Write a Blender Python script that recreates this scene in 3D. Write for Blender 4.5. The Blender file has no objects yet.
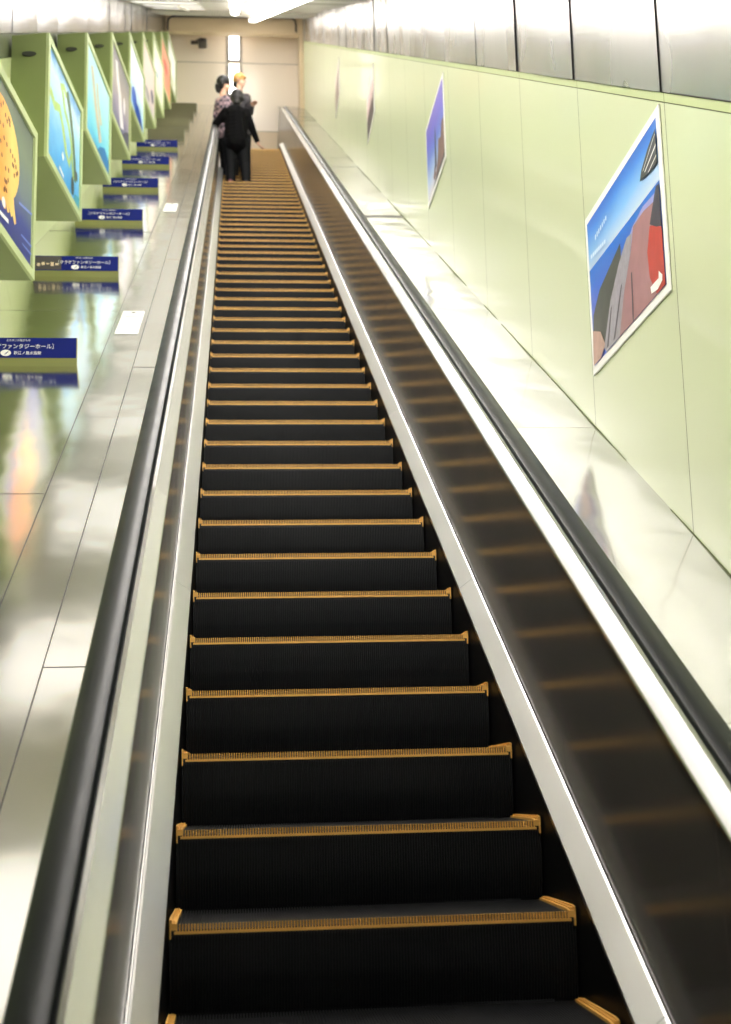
import bpy, bmesh, math, random
from mathutils import Vector, Matrix
random.seed(7)
SC = bpy.context.scene
COL = SC.collection
AL = math.radians(30); T = math.tan(AL)
PITCH = 0.41; DY = PITCH*math.cos(AL); DZ = PITCH*math.sin(AL)
W = 0.9876                      # step width: x from 0 to W

# ------------------------------------------------------------------ helpers
def lin(c):
    return c/12.92 if c <= 0.04045 else ((c+0.055)/1.055)**2.4
def rgb(r, g, b):
    return (lin(r/255), lin(g/255), lin(b/255), 1)

def base(y):
    """height of the step-nose line at y: flat landing, 30 degree incline, flat landing"""
    y0, y1, y2, y3 = -2.4, -1.6, 19.9, 21.1
    if y >= y1 and y <= y2: return T*y
    if y > y2:
        d = min(y, y3)-y2
        return T*y2 + T*d - 0.5*T*d*d/(y3-y2)
    d = y1-max(y, y0)
    return T*y1 - (T*d - 0.5*T*d*d/(y1-y0))

def link(name, me, mats, parent=None):
    o = bpy.data.objects.new(name, me)
    COL.objects.link(o)
    if not isinstance(mats, (list, tuple)): mats = [mats]
    for m in mats: me.materials.append(m)
    if parent: o.parent = parent
    return o

class MB:
    """collects polygons of one mesh"""
    def __init__(s): s.v=[]; s.f=[]; s.m=[]; s.uv={}
    def face(s, pts, mi=0, uv=None):
        i=len(s.v); s.v+= [tuple(p) for p in pts]; s.f.append(tuple(range(i,i+len(pts)))); s.m.append(mi)
        if uv: s.uv[len(s.f)-1]=uv
    def box(s, a, b, mi=0):
        x0,y0,z0=a; x1,y1,z1=b
        i=len(s.v)
        s.v+=[(x0,y0,z0),(x1,y0,z0),(x1,y1,z0),(x0,y1,z0),(x0,y0,z1),(x1,y0,z1),(x1,y1,z1),(x0,y1,z1)]
        for q in ((3,2,1,0),(4,5,6,7),(0,1,5,4),(1,2,6,5),(2,3,7,6),(3,0,4,7)):
            s.f.append(tuple(i+k for k in q)); s.m.append(mi)
    def prism(s, poly, fn, lo, hi, mi=0):
        """poly: list of 2D; fn(p, t) -> 3D, extruded from lo to hi"""
        n=len(poly); i=len(s.v)
        s.v+=[tuple(fn(p,lo)) for p in poly]+[tuple(fn(p,hi)) for p in poly]
        s.f.append(tuple(range(i,i+n))); s.m.append(mi)
        s.f.append(tuple(range(i+2*n-1,i+n-1,-1))); s.m.append(mi)
        for k in range(n):
            k2=(k+1)%n
            s.f.append((i+k,i+n+k,i+n+k2,i+k2)); s.m.append(mi)
    def sweep(s, prof, ys, fn, mi=0, caps=True):
        """prof closed 2D profile (a,h); fn(a,h,y) -> 3D"""
        n=len(prof); i=len(s.v)
        for y in ys: s.v+=[tuple(fn(a,h,y)) for a,h in prof]
        for j in range(len(ys)-1):
            for k in range(n):
                k2=(k+1)%n; b=i+j*n
                s.f.append((b+k,b+k2,b+n+k2,b+n+k)); s.m.append(mi)
        if caps:
            s.f.append(tuple(range(i,i+n))); s.m.append(mi)
            e=i+(len(ys)-1)*n
            s.f.append(tuple(range(e+n-1,e-1,-1))); s.m.append(mi)
    def build(s, name, mats, parent=None, smooth=False, bevel=0, recalc=True, merge=False):
        me=bpy.data.meshes.new(name); me.from_pydata(s.v,[],s.f)
        for p,mi in zip(me.polygons,s.m): p.material_index=mi
        if s.uv:
            ul=me.uv_layers.new(name='UVMap')
            for fi,uvs in s.uv.items():
                p=me.polygons[fi]
                for li,c in zip(p.loop_indices,uvs): ul.data[li].uv=c
        if recalc or merge:
            bm=bmesh.new(); bm.from_mesh(me)
            if merge: bmesh.ops.remove_doubles(bm,verts=bm.verts,dist=1e-5)
            if recalc: bmesh.ops.recalc_face_normals(bm,faces=bm.faces)
            bm.to_mesh(me); bm.free()
        if smooth:
            for p in me.polygons: p.use_smooth=True
        me.update()
        o=link(name,me,mats,parent)
        if smooth=='auto':
            for p in me.polygons: p.use_smooth=True
            e=o.modifiers.new('split','EDGE_SPLIT'); e.split_angle=math.radians(35)
        if bevel:
            b=o.modifiers.new('bevel','BEVEL'); b.width=bevel; b.segments=2; b.limit_method='ANGLE'
        return o

def tag(o, label, cat, group=None, kind=None):
    o['label']=label; o['category']=cat
    if group: o['group']=group
    if kind: o['kind']=kind
    return o
def struct(o):
    o['kind']='structure'; return o
def empty(name, loc=(0,0,0)):
    o=bpy.data.objects.new(name,None); o.location=loc; o.empty_display_size=.1; COL.objects.link(o); return o
def copy_tree(o, parent=None):
    c=o.copy(); COL.objects.link(c)
    if parent: c.parent=parent
    for ch in o.children: copy_tree(ch,c)
    return c
def bake(o):
    """apply an object's modifiers into its mesh"""
    dg=bpy.context.evaluated_depsgraph_get(); dg.update()
    me=bpy.data.meshes.new_from_object(o.evaluated_get(dg))
    o.modifiers.clear(); old=o.data; o.data=me
    return o

ONES="zero first second third fourth fifth sixth seventh eighth ninth tenth eleventh twelfth thirteenth fourteenth fifteenth sixteenth seventeenth eighteenth nineteenth".split()
TENS=["","","twenty","thirty","forty","fifty","sixty"]
TENTH=["","","twentieth","thirtieth","fortieth","fiftieth","sixtieth"]
def ordinal(n):
    if n<20: return ONES[n]
    return TENTH[n//10] if n%10==0 else TENS[n//10]+"-"+ONES[n%10]

# ---------------------------------------------------------------- materials
def mat(name, col, rough=.5, metal=0., var=.0, vscale=(3,3,3), bump=0., bscale=(20,20,20), rvar=0., coat=0., emit=None, estr=0., aniso=0., spec=.5):
    m=bpy.data.materials.new(name); m.use_nodes=True
    nt=m.node_tree; N=nt.nodes; L=nt.links; b=N['Principled BSDF']
    b.inputs['Base Color'].default_value=col
    b.inputs['Roughness'].default_value=rough; b.inputs['Metallic'].default_value=metal
    b.inputs['Coat Weight'].default_value=coat; b.inputs['Coat Roughness'].default_value=.08
    b.inputs['Specular IOR Level'].default_value=spec
    b.inputs['Anisotropic'].default_value=aniso
    tc=N.new('ShaderNodeTexCoord')
    def noise(sc, detail=3):
        mp=N.new('ShaderNodeMapping'); mp.inputs['Scale'].default_value=sc
        L.new(tc.outputs['Object'],mp.inputs['Vector'])
        n=N.new('ShaderNodeTexNoise'); n.inputs['Scale'].default_value=1; n.inputs['Detail'].default_value=detail
        L.new(mp.outputs['Vector'],n.inputs['Vector']); return n
    n=noise(vscale)
    if var:
        mx=N.new('ShaderNodeMix'); mx.data_type='RGBA'
        mx.inputs['A'].default_value=tuple(c*(1-var) for c in col[:3])+(1,)
        mx.inputs['B'].default_value=tuple(min(1,c*(1+var)) for c in col[:3])+(1,)
        L.new(n.outputs['Fac'],mx.inputs['Factor']); L.new(mx.outputs['Result'],b.inputs['Base Color'])
    if rvar:
        mr=N.new('ShaderNodeMapRange'); mr.inputs['To Min'].default_value=max(.02,rough-rvar); mr.inputs['To Max'].default_value=rough+rvar
        L.new(n.outputs['Fac'],mr.inputs['Value']); L.new(mr.outputs['Result'],b.inputs['Roughness'])
    if bump:
        nb=noise(bscale,2); bp=N.new('ShaderNodeBump'); bp.inputs['Strength'].default_value=bump; bp.inputs['Distance'].default_value=.02
        L.new(nb.outputs['Fac'],bp.inputs['Height']); L.new(bp.outputs['Normal'],b.inputs['Normal'])
    if emit:
        b.inputs['Emission Color'].default_value=emit; b.inputs['Emission Strength'].default_value=estr
    return m

def uvramp(name, stops, axis='Y', rough=.35, wob=0.):
    """colour of a printed picture running along the print's own u or v axis"""
    m=bpy.data.materials.new(name); m.use_nodes=True
    nt=m.node_tree; N=nt.nodes; L=nt.links; b=N['Principled BSDF']; b.inputs['Roughness'].default_value=rough
    uv=N.new('ShaderNodeUVMap'); sp=N.new('ShaderNodeSeparateXYZ'); L.new(uv.outputs['UV'],sp.inputs['Vector'])
    src=sp.outputs[axis]
    if wob:
        n=N.new('ShaderNodeTexNoise'); n.inputs['Scale'].default_value=6; n.inputs['Detail'].default_value=4
        L.new(uv.outputs['UV'],n.inputs['Vector'])
        ma=N.new('ShaderNodeMath'); ma.operation='MULTIPLY_ADD'; ma.inputs[1].default_value=wob; L.new(n.outputs['Fac'],ma.inputs[0])
        sb=N.new('ShaderNodeMath'); sb.operation='SUBTRACT'; sb.inputs[1].default_value=wob*.5
        L.new(src,ma.inputs[2]); L.new(ma.outputs[0],sb.inputs[0]); src=sb.outputs[0]
    r=N.new('ShaderNodeValToRGB'); L.new(src,r.inputs['Fac'])
    e=r.color_ramp.elements
    while len(e)<len(stops): e.new(.5)
    for el,(p,c) in zip(e,stops): el.position=p; el.color=c
    L.new(r.outputs['Color'],b.inputs['Base Color'])
    return m

M={}
LS=16
M['steel']   = mat('brushed_steel', (.60,.595,.585,1), .3, 1, var=.05, vscale=(6,.5,6), bump=.05, bscale=(3,2,3), rvar=.05)
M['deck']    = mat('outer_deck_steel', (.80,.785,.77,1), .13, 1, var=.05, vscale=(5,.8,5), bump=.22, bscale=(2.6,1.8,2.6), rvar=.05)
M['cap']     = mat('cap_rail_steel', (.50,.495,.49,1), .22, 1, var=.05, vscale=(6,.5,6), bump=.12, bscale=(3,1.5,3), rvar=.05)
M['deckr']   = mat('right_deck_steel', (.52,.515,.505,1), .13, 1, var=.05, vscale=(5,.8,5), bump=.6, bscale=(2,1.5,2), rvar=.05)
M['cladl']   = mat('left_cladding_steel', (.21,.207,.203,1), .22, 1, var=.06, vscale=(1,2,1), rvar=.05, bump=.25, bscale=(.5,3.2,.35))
M['polish']  = mat('polished_steel_trim', (.82,.81,.80,1), .12, 1, var=.03, vscale=(8,1,8))
M['inner']   = mat('inner_deck_steel', (.52,.51,.49,1), .25, 1, var=.05, vscale=(9,.8,9), rvar=.05)
M['panel']   = mat('dark_mirror_panel', (.085,.077,.070,1), .18, 0, var=.1, vscale=(2,2,2), rvar=.04, spec=.6)
M['skirt']   = mat('black_skirt', (.006,.006,.006,1), .4, 0, var=.1, vscale=(5,5,5), spec=.1)
M['rubber']  = mat('handrail_rubber', (.014,.017,.017,1), .36, 0, var=.35, vscale=(14,5,14), rvar=.08, spec=.17)
M['dark']    = mat('dark_gap', (.012,.012,.012,1), .6, 0, var=.1)
M['tread']   = mat('tread_black', (.018,.019,.020,1), .4, .2, var=.25, vscale=(9,9,9), rvar=.08)
M['riser']   = mat('riser_black', (.0062,.0072,.0078,1), .5, 0, var=.3, vscale=(5,5,5), rvar=.1, spec=.3)
M['yellow']  = mat('demarcation_yellow', rgb(230,178,88), .5, 0, var=.18, vscale=(30,30,30))
M['green']   = mat('pale_green_panel', rgb(202,211,173), .3, 0, var=.02, vscale=(.7,.7,.7), coat=.25, bump=.012, bscale=(1.5,1.5,1.5))
M['box']     = mat('display_green', rgb(134,148,92), .5, 0, var=.05, vscale=(4,4,4))
M['frame']   = mat('frame_light_green', rgb(178,192,138), .45, 0, var=.03, vscale=(6,6,6))
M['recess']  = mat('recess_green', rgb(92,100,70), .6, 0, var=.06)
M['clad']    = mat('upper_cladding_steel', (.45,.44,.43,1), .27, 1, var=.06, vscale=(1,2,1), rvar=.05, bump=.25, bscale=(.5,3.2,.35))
M['seam']    = mat('seam_olive', rgb(96,104,66), .7)
M['seamdark']= mat('seam_grey', rgb(112,110,106), .7)
M['ceil']    = mat('ceiling_white', rgb(240,237,232), .6, 0, var=.02)
M['ceil2']   = mat('ceiling_grey', rgb(206,202,194), .6, 0, var=.03)
M['beige']   = mat('end_wall_beige', rgb(244,232,218), .32, 0, var=.03, vscale=(.6,.6,.6), coat=.2)
M['tan']     = mat('tan_header', rgb(216,196,166), .5, 0, var=.03)
M['floor']   = mat('landing_steel', (.42,.41,.40,1), .35, .8, var=.1, vscale=(10,10,10))
M['white']   = mat('white_paper', rgb(244,244,240), .45, 0, var=.02)
M['blue']    = mat('sign_blue', rgb(8,26,108), .5, 0, spec=.2, var=.05, vscale=(6,6,6))
M['olive']   = mat('guard_olive', rgb(120,124,70), .4, 0, var=.08, vscale=(5,5,5))
M['olived']  = mat('guard_dark_olive', rgb(98,96,70), .45, 0, var=.08, vscale=(5,5,5))
M['lamp']    = mat('tube_light', (1,.97,.92,1), .4, emit=(1,.955,.92,1), estr=LS)
M['upfill']  = mat('added_uplight_glow', (1,.97,.92,1), .4, emit=(1,.955,.92,1), estr=LS*1.6)
M['addedglow']= mat('added_panel_glow', (1,.97,.92,1), .5, emit=(1,.95,.915,1), estr=1.0)
M['reflglow']= mat('tube_reflection_glow', (1,.97,.92,1), .4, emit=(1,.96,.88,1), estr=5)
M['lampbody']= mat('lamp_housing_white', rgb(238,236,230), .5, 0, var=.02)
M['grey']    = mat('dark_grey_plastic', rgb(70,66,66), .5, 0, var=.1)
M['slot']    = mat('slot_black', rgb(52,56,42), .6, 0, var=.1)
M['skin']    = mat('skin', rgb(222,176,150), .5, 0, var=.05, vscale=(20,20,20))
M['hair']    = mat('black_hair', rgb(26,23,23), .45, 0, var=.3, vscale=(60,60,20), bump=.5, bscale=(90,90,20))
M['jacket']  = mat('black_jacket', rgb(6,6,7), .85, 0, spec=.12, var=.3, vscale=(9,9,9), bump=.6, bscale=(14,14,9))
M['trousers']= mat('charcoal_trousers', rgb(9,11,14), .7, 0, spec=.2, var=.3, vscale=(9,9,6), bump=.5, bscale=(16,16,6))
M['shoe']    = mat('dark_shoe', rgb(30,26,26), .5, 0, var=.2)
M['shoered'] = mat('rosy_shoe', rgb(140,84,90), .5, 0, var=.2)
M['hat']     = mat('orange_knit', rgb(216,164,98), .8, 0, var=.15, vscale=(40,40,40), bump=.5, bscale=(120,120,60))
M['navytop'] = mat('dark_grey_top', rgb(58,56,60), .8, 0, var=.2)
M['eye']     = mat('eye_dark', rgb(30,24,22), .3)

def plaid():
    m=mat('plaid_top', rgb(140,118,122), .8); nt=m.node_tree; N=nt.nodes; L=nt.links
    tc=N.new('ShaderNodeTexCoord'); ck=N.new('ShaderNodeTexChecker'); ck.inputs['Scale'].default_value=19
    ck.inputs['Color1'].default_value=rgb(160,134,142); ck.inputs['Color2'].default_value=rgb(66,60,70)
    L.new(tc.outputs['Object'],ck.inputs['Vector']); L.new(ck.outputs['Color'],N['Principled BSDF'].inputs['Base Color']); return m
M['plaid']=plaid()

# ------------------------------------------------------------------- steps
NR=137
def make_step():
    root=empty('escalator_step')
    pr=W/NR; dep=.353
    # tread: plate with cleats, nose at y=0, top of cleats at z=0
    t=MB(); t.box((.004,.006,-.03),(W-.004,dep,-.011))
    for i in range(NR):
        x0=i*pr; t.box((x0+pr*.24,.0102,-.0112),(x0+pr*.76,dep,0))
    t.build('tread',M['tread'],root)
    # riser: ribbed, slightly curved sheet
    r=MB(); zz=[(.006,-.018),(.003,-.07),(.003,-.12),(.008,-.16),(.016,-.203)]
    cols=[]
    for i in range(NR):
        x0=i*pr
        cols+=[(x0,0.003),(x0+pr*.3,0),(x0+pr*.7,0),(x0+pr,0.003)]
    i0=0
    n=len(cols)
    for (y,z) in zz:
        for (x,d) in cols: r.v.append((x,y+d,z))
    for j in range(len(zz)-1):
        for k in range(n-1):
            a=j*n+k; r.f.append((a,a+1,a+n+1,a+n)); r.m.append(0)
    b=len(r.v); r.v+=[(0,.04,-.03),(W,.04,-.03),(W,.05,-.203),(0,.05,-.203)]; r.f.append((b,b+1,b+2,b+3)); r.m.append(0)
    r.build('riser',M['riser'],root,recalc=False)
    # yellow front edge: solid bar below, comb of cleats above
    f=MB(); f.box((.012,.0,-.021),(W-.012,.006,-.0145))
    for i in range(2,NR-2):
        x0=i*pr; f.box((x0+pr*.27,.0005,-.0146),(x0+pr*.73,.010,.002))
    f.build('front_edge',M['yellow'],root)
    for s in (0,1):
        e=MB()
        x0,x1=(.001,.018) if s==0 else (W-.018,W-.001)
        # low side strip with two ribs and a thin flange at its outer edge
        prof=[(-.001,-.012),(-.001,.004),(.03,.008),(dep-.02,.006),(dep-.02,-.011)]
        e.prism(prof,lambda p,x:(x,p[0],p[1]),x0,x1)
        xf=(x0,x0+.004) if s==0 else (x1-.004,x1)
        e.prism([(-.002,-.032),(-.002,.013),(.03,.016),(dep-.04,.011),(dep-.04,-.012),(.03,-.014),(.012,-.032)],lambda p,x:(x,p[0],p[1]),xf[0],xf[1])
        for k in range(2):
            xa=x0+.005+k*.005
            e.box((xa,.001,.004),(xa+.002,dep-.03,.011))
        e.build('side_edge',M['yellow'],root)
    return root
step0=make_step()
K0,K1=-1,58
for k in range(K0,K1+1):
    o=step0 if k==K0 else copy_tree(step0)
    y=k*DY; o.location=(0,y,base(y)+.017)
    if k==-1:
        lab='black escalator step at the picture bottom edge, only its tread and yellow corners showing'
    elif k<=41:
        lab='black ribbed escalator step with yellow front line, %s riser up from the picture bottom'%ordinal(k+1)
    elif k==42: lab='black escalator step with yellow edge under the feet of the person in black'
    else:
        lab='thin distant escalator step, %s step above the feet of the person in black'%ordinal(k-42)
    tag(o,lab,'step','escalator steps')

# ------------------------------------------------------------- balustrades
def ysamp(a,b,fine=.1):
    ys=[a]; y=a
    while y<b-1e-6:
        st=1.2 if (-1.6<=y<19.9) else fine
        ny=y+st
        for brk in (-1.6,19.9):
            if y<brk<ny: ny=brk
        y=min(ny,b); ys.append(y)
    return ys
YB0,YB1=-2.5,22.4
def side_x(s,o): return -o if s<0 else W+o
def balustrade(s, label):
    root=empty('balustrade',(side_x(s,.06),0,0))
    ox=root.location.x
    def fn(a,h,y): return (side_x(s,a)-ox,y,base(y)+h)
    def fng(dh,da):
        return lambda a,h,y:(side_x(s,a+da)-ox,y,base(y)+h+dh)
    m=MB(); m.sweep([(.006,-.42),(.006,.095),(.016,.095),(.016,-.42)],ysamp(YB0,YB1),fn); m.build('skirt_panel',M['skirt'],root)
    # inner deck cover in lengths with hairline joints
    m=MB(); y=YB0; i=0
    segs=[YB0,-.5,1.6,3.72,5.9,8.0,10.1,12.2,14.3,16.4,18.5,20.6,YB1]
    for a,b in zip(segs[:-1],segs[1:]):
        d=random.uniform(-.0012,.0012)
        m.sweep([(.003,.088),(.003,.103),(.056,.143+d),(.061,.145+d),(.063,.141+d),(.063,.10)],ysamp(a+.001,b-.001),fn)
    m.build('inner_deck',M['steel'],root)
    m=MB(); m.sweep([(.063,.112),(.063,.128),(.0645,.131),(.067,.131),(.0685,.128),(.0685,.112)],ysamp(YB0,YB1),fn)
    m.build('base_moulding',M['inner'],root)
    # polished dark panels with thin joints
    m=MB(); pj=[YB0]+[-.92+1.24*i for i in range(19)]+[YB1]
    for a,b in zip(pj[:-1],pj[1:]):
        m.sweep([(.071,.10),(.044,.822),(.056,.822),(.083,.10)],ysamp(a+.0012,b-.0012),fn)
    # rounded upper end
    m.build('side_panel',M['panel'],root)
    m=MB(); 
    segs=[YB0,-1.62,.62,2.86,5.1,7.34,9.58,11.82,14.06,16.3,18.54,20.78,YB1]
    for a,b in zip(segs[:-1],segs[1:]):
        d=random.uniform(-.0015,.0015)
        m.sweep([(.037,.812),(.037,.822),(.040,.826),(.074,.853+d),(.084,.853),(.086,.848),(.086,.80),(.05,.80)],ysamp(a+.001,b-.001),fn)
    m.build('cap_rail',M['cap'],root)
    m=MB(); m.sweep([(.084,.80),(.084,.838),(.092,.838),(.098,.80)],ysamp(YB0,YB1),fn); m.build('handrail_guide',M['dark'],root)
    # outer cladding and round newel head at the top end
    m=MB(); m.sweep([(.098,.80),(.150,.80),(.158,.79),(.170,.50),(.158,.50),(.146,.78),(.098,.785)],ysamp(YB0,YB1),fn); m.build('outer_cladding',M['steel'],root)
    for (yc,dr) in ((YB1,1),(YB0,-1)):
        zc=base(yc)+.46; R=.362
        pts=[(yc-dr*.002,zc-R)]+[(yc+dr*R*math.cos(t),zc+R*math.sin(t)) for t in [(-math.pi/2+math.pi*i/20) for i in range(21)]]+[(yc-dr*.002,zc+R)]
        m=MB(); m.prism(pts,lambda p,x:(side_x(s,x)-ox,p[0],p[1]),.058,.16); m.build('newel_panel',M['panel'],root)
    tag(root,label,'balustrade')
    # handrail: a belt of its own
    hr=empty('handrail',(side_x(s,.125),0,0)); hx=hr.location.x
    prof=[(.093,.803),(.0895,.82),(.090,.842),(.096,.855),(.108,.861),(.126,.863),(.144,.861),(.156,.855),(.161,.842),(.1605,.82),(.157,.803),(.150,.806),(.150,.832),(.100,.832),(.100,.806)]
    path=[(y,base(y),0) for y in ysamp(YB0,YB1)]
    m=MB(); n=len(prof)
    def ring(fnp):
        for a,h in prof: m.v.append(fnp(a,h))
    rings=0
    lowers=[]
    for i in range(12,0,-1):      # lower newel turn
        th=math.pi*i/12
        lowers.append(th)
    for th in lowers:
        zc=base(YB0)+.46
        ring(lambda a,h:(side_x(s,a)-hx, YB0-math.sin(th)*(h-.46), zc+math.cos(th)*(h-.46))); rings+=1
    for (y,bz,_) in path:
        ring(lambda a,h:(side_x(s,a)-hx,y,bz+h)); rings+=1
    for i in range(1,13):
        th=math.pi*i/12; zc=base(YB1)+.46
        ring(lambda a,h:(side_x(s,a)-hx, YB1+math.sin(th)*(h-.46), zc+math.cos(th)*(h-.46))); rings+=1
    for j in range(rings-1):
        for k in range(n):
            k2=(k+1)%n; m.f.append((j*n+k,j*n+k2,(j+1)*n+k2,(j+1)*n+k)); m.m.append(0)
    m.f.append(tuple(range(n))); m.m.append(0); m.f.append(tuple(range((rings-1)*n,rings*n))); m.m.append(0)
    m.build('rubber_belt',M['rubber'],hr,smooth='auto')
    return root,hr
_,h1=balustrade(-1,'left balustrade of the escalator, polished steel, on the side of the blue signs')
_,h2=balustrade(1,'right balustrade of the escalator with broad dark steel panel mirroring the steps')
tag(h1,'black rubber handrail on the left, beside the wide steel deck with blue signs','handrail','escalator handrails')
tag(h2,'black rubber handrail on the right, below the pale green poster wall','handrail','escalator handrails')

# ------------------------------------------------------------- setting shell
XL,XR=-1.35,1.717
YE=25.4; Y0=-2.1; YBK=-9.0
HD=.52
def zs(h,y): return h+T*y
# floors
ZLOW=base(-3); ZTOP=base(22)
m=MB(); m.box((XL-.1,YBK,ZLOW-.12),(XR+.1,-1.45,ZLOW-.02)); struct(m.build('floor',M['floor']))
m=MB(); m.box((-.2,20.95,ZTOP-.12),(W+.2,YE,ZTOP-.004)); struct(m.build('floor_landing',M['floor']))
m=MB(); m.face([(XL,-1.6,zs(-.6,-1.6)),(XR,-1.6,zs(-.6,-1.6)),(XR,21.2,zs(-.6,21.2)),(XL,21.2,zs(-.6,21.2))]); struct(m.build('light_leak_pan',M['dark']))  # unseen dark pan added under the steps to block light leaks

def strip_panels(mb, fn, us, vs, gap, back, mi=0, mj=1, bulge=0., nu=1, tilt=0.):
    """grid of separate panels; fn(u,v,d) -> 3D with d = distance out of the wall"""
    for a,b in zip(us[:-1],us[1:]):
        for c,d in zip(vs[:-1],vs[1:]):
            a2,b2,c2,d2=a+gap/2,b-gap/2,c+gap/2,d-gap/2
            bl=random.uniform(.4,1)*bulge*random.choice((1,1,-1)); tl=random.uniform(-tilt,tilt)
            i=len(mb.v); nv=2
            for q in range(nu+1):
                f=q/nu; dd=bl*(1-(2*f-1)**2)+tl*(f-.5)
                mb.v+=[fn(a2+(b2-a2)*f,c2,dd),fn(a2+(b2-a2)*f,d2,dd)]
            for q in range(nu):
                k=i+2*q; mb.f.append((k,k+2,k+3,k+1)); mb.m.append(mi)
            # thin returns into the joint
            for (p,r) in (((a2,c2),(b2,c2)),((b2,d2),(a2,d2))):
                mb.face([fn(p[0],p[1],0),fn(r[0],r[1],0),fn(r[0],r[1],-back),fn(p[0],p[1],-back)],mj)
    mb.face([fn(us[0],vs[0],-back),fn(us[-1],vs[0],-back),fn(us[-1],vs[-1],-back),fn(us[0],vs[-1],-back)],mj)

# right wall: pale green panels, steel cladding above
def rw(y,h,d): return (XR-d,y,zs(h,y))
us=[1.063+1.16*i for i in range(-9,21)]+[YE]
m=MB(); strip_panels(m,rw,us,[HD,2.108],.005,.006,0,1,bulge=.0015,nu=4); 
struct(m.build('wall_right',[M['green'],M['seam']],smooth=False,recalc=False))
m=MB(); strip_panels(m,rw,us,[2.108,2.147],.004,.006,0,1)
struct(m.build('trim_1',[M['frame'],M['seam']],recalc=False))
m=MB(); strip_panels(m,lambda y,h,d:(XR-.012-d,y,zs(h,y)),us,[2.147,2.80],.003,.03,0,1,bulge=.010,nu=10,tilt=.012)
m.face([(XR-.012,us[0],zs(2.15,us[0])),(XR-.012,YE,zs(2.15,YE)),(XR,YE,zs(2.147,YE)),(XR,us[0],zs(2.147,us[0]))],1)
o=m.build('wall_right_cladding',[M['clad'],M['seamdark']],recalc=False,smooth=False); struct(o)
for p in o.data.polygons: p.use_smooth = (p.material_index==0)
# left back wall and cladding
def lw(y,h,d): return (XL+d,y,zs(h,y))
PB=2.255
usl=[5.40+PB/2*i for i in range(-13,18)]+[YE]
m=MB(); strip_panels(m,lw,usl,[HD-.3,2.10],.004,.006,0,1)
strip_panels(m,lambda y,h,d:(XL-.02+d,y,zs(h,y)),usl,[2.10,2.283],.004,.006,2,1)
m.face([lw(usl[0],2.10,0),lw(YE,2.10,0),lw(YE,2.10,-.03),lw(usl[0],2.10,-.03)],0)
m.face([lw(usl[0],2.085,.004),lw(YE,2.085,.004),lw(YE,2.10,.004),lw(usl[0],2.10,.004)],3)
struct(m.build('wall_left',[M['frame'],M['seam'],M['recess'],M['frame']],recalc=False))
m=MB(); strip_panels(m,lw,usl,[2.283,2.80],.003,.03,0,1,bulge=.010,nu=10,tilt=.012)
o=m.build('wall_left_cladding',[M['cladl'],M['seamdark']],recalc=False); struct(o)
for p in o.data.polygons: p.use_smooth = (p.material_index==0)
# outer decks (steel sheets laid along the slope)
def dk(x,y,d): return (x,y,zs(HD,y)+d)
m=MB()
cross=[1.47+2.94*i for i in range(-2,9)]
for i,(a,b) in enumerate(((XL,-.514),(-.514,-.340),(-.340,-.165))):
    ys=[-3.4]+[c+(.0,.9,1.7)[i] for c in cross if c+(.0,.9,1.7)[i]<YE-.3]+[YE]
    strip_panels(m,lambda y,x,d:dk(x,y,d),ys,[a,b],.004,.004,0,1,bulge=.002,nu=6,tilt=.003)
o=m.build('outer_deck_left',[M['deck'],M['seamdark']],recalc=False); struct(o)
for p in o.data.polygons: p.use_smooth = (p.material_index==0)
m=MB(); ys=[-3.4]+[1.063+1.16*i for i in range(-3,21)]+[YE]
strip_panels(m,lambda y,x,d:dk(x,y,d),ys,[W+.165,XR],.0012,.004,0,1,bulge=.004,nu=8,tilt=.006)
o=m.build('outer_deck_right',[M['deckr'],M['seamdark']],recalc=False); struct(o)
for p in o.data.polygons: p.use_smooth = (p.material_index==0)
m=MB(); m.box((XR-.006,-3.3,-.002),(XR,YE,.003))
for i,v in enumerate(m.v): m.v[i]=(v[0],v[1],zs(HD,v[1])+v[2])
struct(m.build('trim_2',[M['seam']]))
# ceiling: sloping, level over the lower hall
HC=2.76
def cz(y): return zs(HC,max(y,Y0))
m=MB(); ys=[YBK,Y0]+[y for y in [4.50-1.1275*6+1.1275*i for i in range(0,40)] if Y0+.2<y<YE-.2]+[YE]
for a,b in zip(ys[:-1],ys[1:]):
    m.face([(XL-.1,a,cz(a)),(XR+.1,a,cz(a)),(XR+.1,b-.012,cz(b-.012)),(XL-.1,b-.012,cz(b-.012))],0 if int(round((a-4.50)/1.1275))%2==0 else (2 if a<14 else 0))
    m.face([(XL-.1,b-.012,cz(b)+.01),(XR+.1,b-.012,cz(b)+.01),(XR+.1,b,cz(b)+.01),(XL-.1,b,cz(b)+.01)],1)
m.face([(XL-.1,YBK,cz(YBK)+.05),(XR+.1,YBK,cz(YBK)+.05),(XR+.1,Y0,cz(Y0)+.05),(XL-.1,Y0,cz(Y0)+.05)],1)
struct(m.build('ceiling',[M['ceil'],M['grey'],M['ceil2']],recalc=False))
# slats across the last stretch of ceiling
m=MB()
for i in range(5):
    y=20.2+.9*i; m.box((XL,y,zs(HC,y)-.05),(XR,y+.06,zs(HC,y)-.004))
for x in (-.7,.95): 
    m.prism([(16,zs(HC,16)-.05),(24.7,zs(HC,24.7)-.05),(24.7,zs(HC,24.7)-.01),(16,zs(HC,16)-.01)],lambda p,xx:(xx,p[0],p[1]),x,x+.05)
struct(m.build('ceiling_slat',[M['ceil2']]))
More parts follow.
